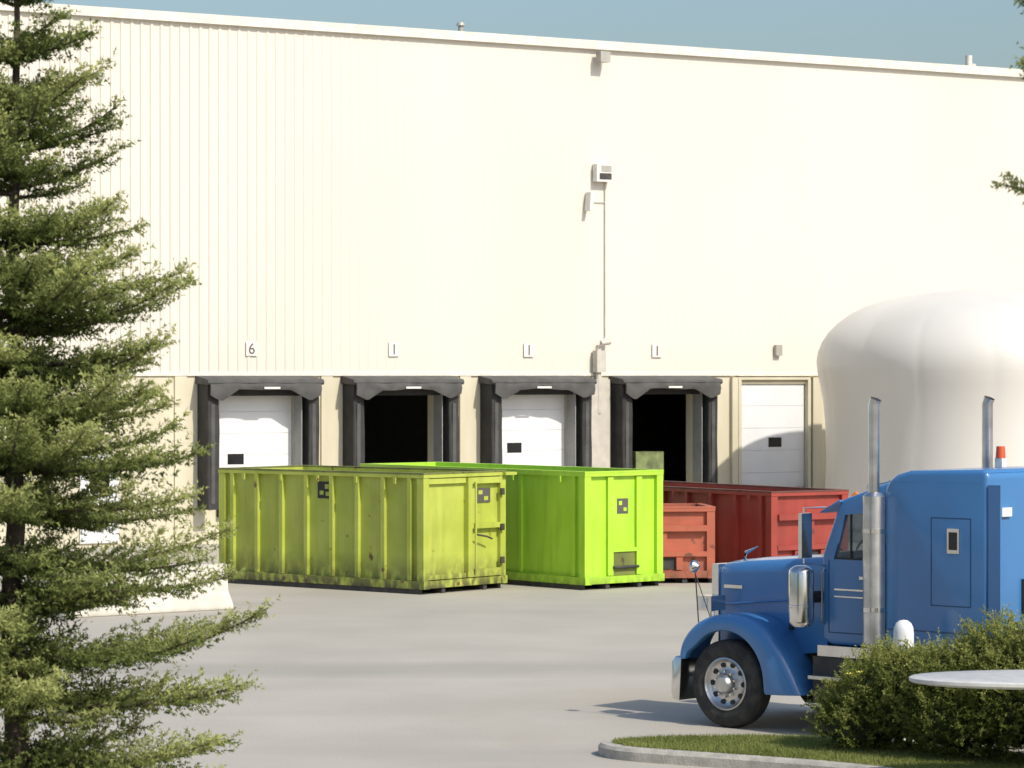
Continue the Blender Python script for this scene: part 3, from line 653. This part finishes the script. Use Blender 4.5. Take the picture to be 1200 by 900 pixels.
def conifer(name, loc, H, zmin, rad, trunk_r, seed, dens=50, whorl=0.30, nb=8, ln=0.040, wd=0.017, up=0.45, sub=4):
    rnd = random.Random(seed); rg = np.random.default_rng(seed)
    E = empty(name, loc)
    nseg = 14; wob = [(rnd.uniform(-.03,.03), rnd.uniform(-.03,.03)) for _ in range(nseg+1)]
    tube('trunk', E, M['bark'], [(wob[k][0], wob[k][1], H*k/nseg) for k in range(nseg+1)], [trunk_r*(1-0.96*k/nseg)+0.005 for k in range(nseg+1)], 10)
    S0, S1, ST = [], [], []
    sticks = []
    z = zmin
    while z < H-0.1:
        L0 = rad(z)*rnd.uniform(0.90, 1.06)
        m_ = nb if L0 > 0.5 else max(6, nb-3)
        off = rnd.uniform(0, 6.28)
        wt = rnd.uniform(-.05, .05)
        for k in range(m_):
            az = off + 2*math.pi*k/m_ + rnd.uniform(-.3, .3)
            zz = z + rnd.uniform(-.28, .28)*whorl
            short = rnd.random() < 0.20
            L = L0*(rnd.uniform(.45,.65) if short else rnd.choice([0.8,0.9,0.96,1.0,1.04,1.08]))
            frac = zz/H
            el0 = -0.05 + 0.70*max(0, frac-0.40) + rnd.uniform(-.10,.10) + wt
            hd = Vector((math.cos(az), math.sin(az), 0)); side = Vector((-math.sin(az), math.cos(az), 0))
            n = max(5, int(L/0.12)); p = Vector((0,0,zz)); pts = [p.copy()]
            curve = rnd.uniform(-.2,.2); ups = up*rnd.uniform(.6,1.3)
            for j in range(n):
                t = j/n
                el = el0 + ups*(t**1.6)
                dd = (hd*math.cos(el)+side*curve*t+Vector((0,0,math.sin(el)))).normalized()
                p = p+dd*(L/n); pts.append(p.copy())
            btint = rnd.uniform(0.12, 0.55)
            sticks.append((pts, 0.012+0.010*L))
            for j in range(len(pts)-1):
                t = (j+0.5)/n
                S0.append(pts[j]); S1.append(pts[j+1]); ST.append(btint*(.4+.6*t)+0.2*t)  # colour darkens toward the trunk as painted depth, lighter at new growth
                d = (pts[j+1]-pts[j]).normalized()
                for rep in range(sub):
                    for s in (-1, 1):
                        if rnd.random() < 0.12: continue
                        q = pts[j].lerp(pts[j+1], rnd.random())
                        l2 = min(0.46, 0.15+0.34*(L*(1-t)))*rnd.uniform(.55,1.15)
                        if t > .9: l2 = 0.13
                        vert = rnd.uniform(-.32,.62)
                        dr = (d*0.75+side*s*rnd.uniform(.25,.9)+Vector((0,0,vert))).normalized()
                        n2 = max(1, int(l2/0.11)); qp = q.copy()
                        for i2 in range(n2):
                            dr2 = (dr+Vector((0,0,0.2*i2/n2))).normalized()
                            qn = qp+dr2*(l2/n2)
                            tt = btint*(.35+.65*t)+0.22*((i2+1)/n2)+rnd.uniform(-.08,.08)+(0.38*vert if vert > 0 else 0.35*vert)+0.18*t  # inner and downward twigs coloured as shaded, upward ones as lit
                            S0.append(qp.copy()); S1.append(qn.copy()); ST.append(tt)
                            sd2 = dr2.cross(Vector((0,0,1))).normalized()
                            for s2 in (-1, 1):
                                l3 = rnd.uniform(.05,.11)
                                d3 = (dr2*0.8+sd2*s2*0.8+Vector((0,0,rnd.uniform(-.3,.4)))).normalized()
                                a0 = qp.lerp(qn, rnd.random())
                                S0.append(a0); S1.append(a0+d3*l3); ST.append(tt+0.10)
                            qp = qn
        z += whorl*rnd.uniform(.75,1.25)
    S0 = np.array([tuple(v) for v in S0]); S1 = np.array([tuple(v) for v in S1]); ST = np.array(ST)
    V, tn = needles(S0, S1, ST, dens, ln, wd, rg)
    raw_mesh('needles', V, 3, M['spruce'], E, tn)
    bm = bmesh.new()
    for pts, r0 in sticks:
        rings = []
        for j, p in enumerate(pts):
            r = r0*(1-0.85*j/(len(pts)-1))
            d = (pts[min(j+1,len(pts)-1)]-pts[max(j-1,0)]).normalized(); u_ = d.cross(Vector((0,0,1))).normalized(); v_ = d.cross(u_)
            rings.append([bm.verts.new(p+(u_*math.cos(a)+v_*math.sin(a))*r) for a in (0,1.57,3.14,4.71)])
        for a_, b_ in zip(rings[:-1], rings[1:]):
            for k in range(4): bm.faces.new((a_[k], a_[(k+1)%4], b_[(k+1)%4], b_[k]))
    finish(bm, 'limbs', E, M['bark'], 60)
    return E

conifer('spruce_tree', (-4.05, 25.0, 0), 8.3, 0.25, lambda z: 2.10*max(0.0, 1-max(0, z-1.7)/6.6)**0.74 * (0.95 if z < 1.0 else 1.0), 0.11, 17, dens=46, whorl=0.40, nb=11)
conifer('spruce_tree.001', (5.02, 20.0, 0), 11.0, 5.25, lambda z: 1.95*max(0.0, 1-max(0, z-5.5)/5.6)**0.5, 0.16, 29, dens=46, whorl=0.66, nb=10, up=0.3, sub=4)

# ------------------------------------------------------------------ juniper shrub
def shrub(name, loc, clumps, seed, nshoots, mt):
    rnd = random.Random(seed); rg = np.random.default_rng(seed)
    E = empty(name, loc); S0, S1, ST = [], [], []
    for (cx, cy, cz, rx, ry, rz) in clumps:
        m_ = int(nshoots*rx*rz/0.4)
        ph = rnd.uniform(0, 6)
        for _ in range(m_):
            v = Vector((rnd.gauss(0,1), rnd.gauss(0,1), rnd.gauss(0.25,1))).normalized()
            lump = 1+0.16*math.sin(v.x*6+ph)*math.sin(v.z*5+v.y*5+ph)
            rr = rnd.uniform(0.70, 1.0)*lump
            p = Vector((cx+v.x*rx*rr, cy+v.y*ry*rr, cz+v.z*rz*rr))
            if p.z < 0.02: continue
            d = (Vector((v.x, v.y, v.z*0.8+0.6))+Vector((rnd.gauss(0,.3), rnd.gauss(0,.3), rnd.gauss(0,.2)))).normalized()
            L = rnd.uniform(.08,.24); tt = 0.10+0.5*max(0,rr-0.70)/0.28*rnd.uniform(.4,1.1) + 0.36*max(0,v.z)  # outer and upper shoots coloured lighter as painted highlights, deeper ones darker
            e = p+d*L
            S0.append(p); S1.append(e); ST.append(tt)
            for k in range(6):
                a0 = p.lerp(e, rnd.uniform(.1,.95)); dd = (d+Vector((rnd.gauss(0,.6), rnd.gauss(0,.6), rnd.gauss(0,.5)))).normalized()
                S0.append(a0); S1.append(a0+dd*rnd.uniform(.05,.11)); ST.append(tt+0.15)
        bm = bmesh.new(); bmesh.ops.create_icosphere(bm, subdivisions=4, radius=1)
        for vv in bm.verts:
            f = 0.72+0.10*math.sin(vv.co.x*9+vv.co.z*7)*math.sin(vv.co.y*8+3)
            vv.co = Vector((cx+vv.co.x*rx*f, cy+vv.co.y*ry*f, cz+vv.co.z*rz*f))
        finish(bm, 'dark_core', E, M['inner'])  # solid opaque core, the shrub's inner darkness put into its colour
    S0 = np.array([tuple(v) for v in S0]); S1 = np.array([tuple(v) for v in S1])
    V, tn = needles(S0, S1, np.array(ST), 110, 0.026, 0.012, rg)
    raw_mesh('needles', V, 3, mt, E, tn)
    for k in range(4):
        tube('stem', E, M['bark'], [(clumps[0][0]+0.1*k, clumps[0][1]-0.1, 0.0), (clumps[0][0]+0.15*k+0.05, clumps[0][1], 0.5)], [0.04,0.03], 7)
    return E
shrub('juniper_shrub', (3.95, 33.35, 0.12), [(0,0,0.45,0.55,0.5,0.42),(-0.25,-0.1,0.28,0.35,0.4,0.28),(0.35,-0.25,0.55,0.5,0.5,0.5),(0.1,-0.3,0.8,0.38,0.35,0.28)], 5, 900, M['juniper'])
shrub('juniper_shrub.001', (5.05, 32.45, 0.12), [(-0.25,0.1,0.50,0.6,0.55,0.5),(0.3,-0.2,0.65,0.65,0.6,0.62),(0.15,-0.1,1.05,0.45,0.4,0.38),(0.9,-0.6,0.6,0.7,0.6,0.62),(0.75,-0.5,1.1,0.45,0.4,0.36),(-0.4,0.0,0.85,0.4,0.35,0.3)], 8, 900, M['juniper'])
FL = empty('yellow_flower', (3.66, 32.78, 0.12))
tube('stalk', FL, M['bark'], [(0.12,0.25,0),(0.08,0.15,0.5),(0.0,-0.02,0.86)], 0.006, 5)
bm = bmesh.new()
for j, (ox, oy, oz) in enumerate(((0,0,0.86),(0.05,-0.03,0.90),(-0.06,-0.01,0.88))):
    for k in range(8):
        a = 2*math.pi*k/8+j; r = 0.05
        c, s = math.cos(a), math.sin(a)
        vs = [bm.verts.new((ox+q[0], oy+q[1], oz+q[2])) for q in ((0,0,0),(c*r*.6-s*.016,s*r*.6+c*.016,.015),(c*r,s*r,.03),(c*r*.6+s*.016,s*r*.6-c*.016,.015))]
        bm.faces.new(vs)
finish(bm, 'petals', FL, M['flower'], 0)

BO = empty('white_bollard', (4.38, 34.35, 0))
lathe('post', BO, M['white'], [(0.115,0.0),(0.115,1.32),(0.108,1.38),(0.085,1.43),(0.045,1.46),(0.0,1.468)], (0,0,0), 'Z', 1, 28)
lathe('collar', BO, M['fixture'], [(0.15,0.0),(0.15,0.03),(0.118,0.05)], (0,0,0), 'Z', 1, 28)
TB = empty('outdoor_table', (5.38, 30.4, 0.12))
ring = lambda s, z: [(1.45*s*math.cos(2*math.pi*k/64), 0.72*s*math.sin(2*math.pi*k/64), z) for k in range(64)]
loft('table_top', TB, M['stone'], [ring(0.9,1.03), ring(0.98,1.045), ring(1.0,1.06), ring(1.0,1.09), ring(0.985,1.10)], smooth=40)
lathe('pedestal', TB, M['stone'], [(0.35,0.0),(0.35,0.06),(0.12,0.14),(0.09,0.5),(0.12,0.9),(0.3,1.03)], (0,0,0), 'Z', 1, 24)
CBR = empty('concrete_barrier', (-6.2, 54.6, 0), R(38))
prism('barrier_body', CBR, M['cream_conc'], [(-0.3,0),(-0.3,0.08),(-0.13,0.33),(-0.08,0.81),(0.08,0.81),(0.13,0.33),(0.3,0.08),(0.3,0)], -2.2, 1.3, 0.03, 2, axis='X')

# ------------------------------------------------------------------ light, sky, camera
az = (0.68, -0.73); el = 42
w = bpy.data.worlds.new('World'); scene.world = w; w.use_nodes = True
nt = w.node_tree; bg = nt.nodes['Background']
sky = nt.nodes.new('ShaderNodeTexSky'); sky.sky_type = 'NISHITA'; sky.sun_disc = False
sky.sun_elevation = R(el); sky.sun_rotation = math.atan2(az[0], az[1]); sky.air_density = 1.4; sky.dust_density = 3.0; sky.ozone_density = 6.0
nt.links.new(sky.outputs['Color'], bg.inputs['Color']); bg.inputs['Strength'].default_value = 0.15
sd = bpy.data.lights.new('sun', 'SUN'); sd.energy = 4.05; sd.angle = R(1.0); sd.color = (1.0, 0.935, 0.82)
so = bpy.data.objects.new('sun', sd); scene.collection.objects.link(so)
to = Vector((az[0]*math.cos(R(el)), az[1]*math.cos(R(el)), math.sin(R(el)))).normalized()
so.rotation_euler = to.to_track_quat('Z', 'Y').to_euler(); so.location = (20, -20, 30)
cd = bpy.data.cameras.new('camera'); cd.sensor_width = 36; cd.lens = 108; cd.clip_end = 2000; cd.clip_start = 0.5
cd.dof.use_dof = True; cd.dof.focus_distance = 46; cd.dof.aperture_fstop = 4.5
co = bpy.data.objects.new('camera', cd); scene.collection.objects.link(co)
co.location = (0, 0, 4.2); co.rotation_euler = (R(90-0.16), 0, 0)
scene.camera = co
scene.view_settings.view_transform = 'Standard'; scene.view_settings.look = 'None'; scene.view_settings.exposure = 0
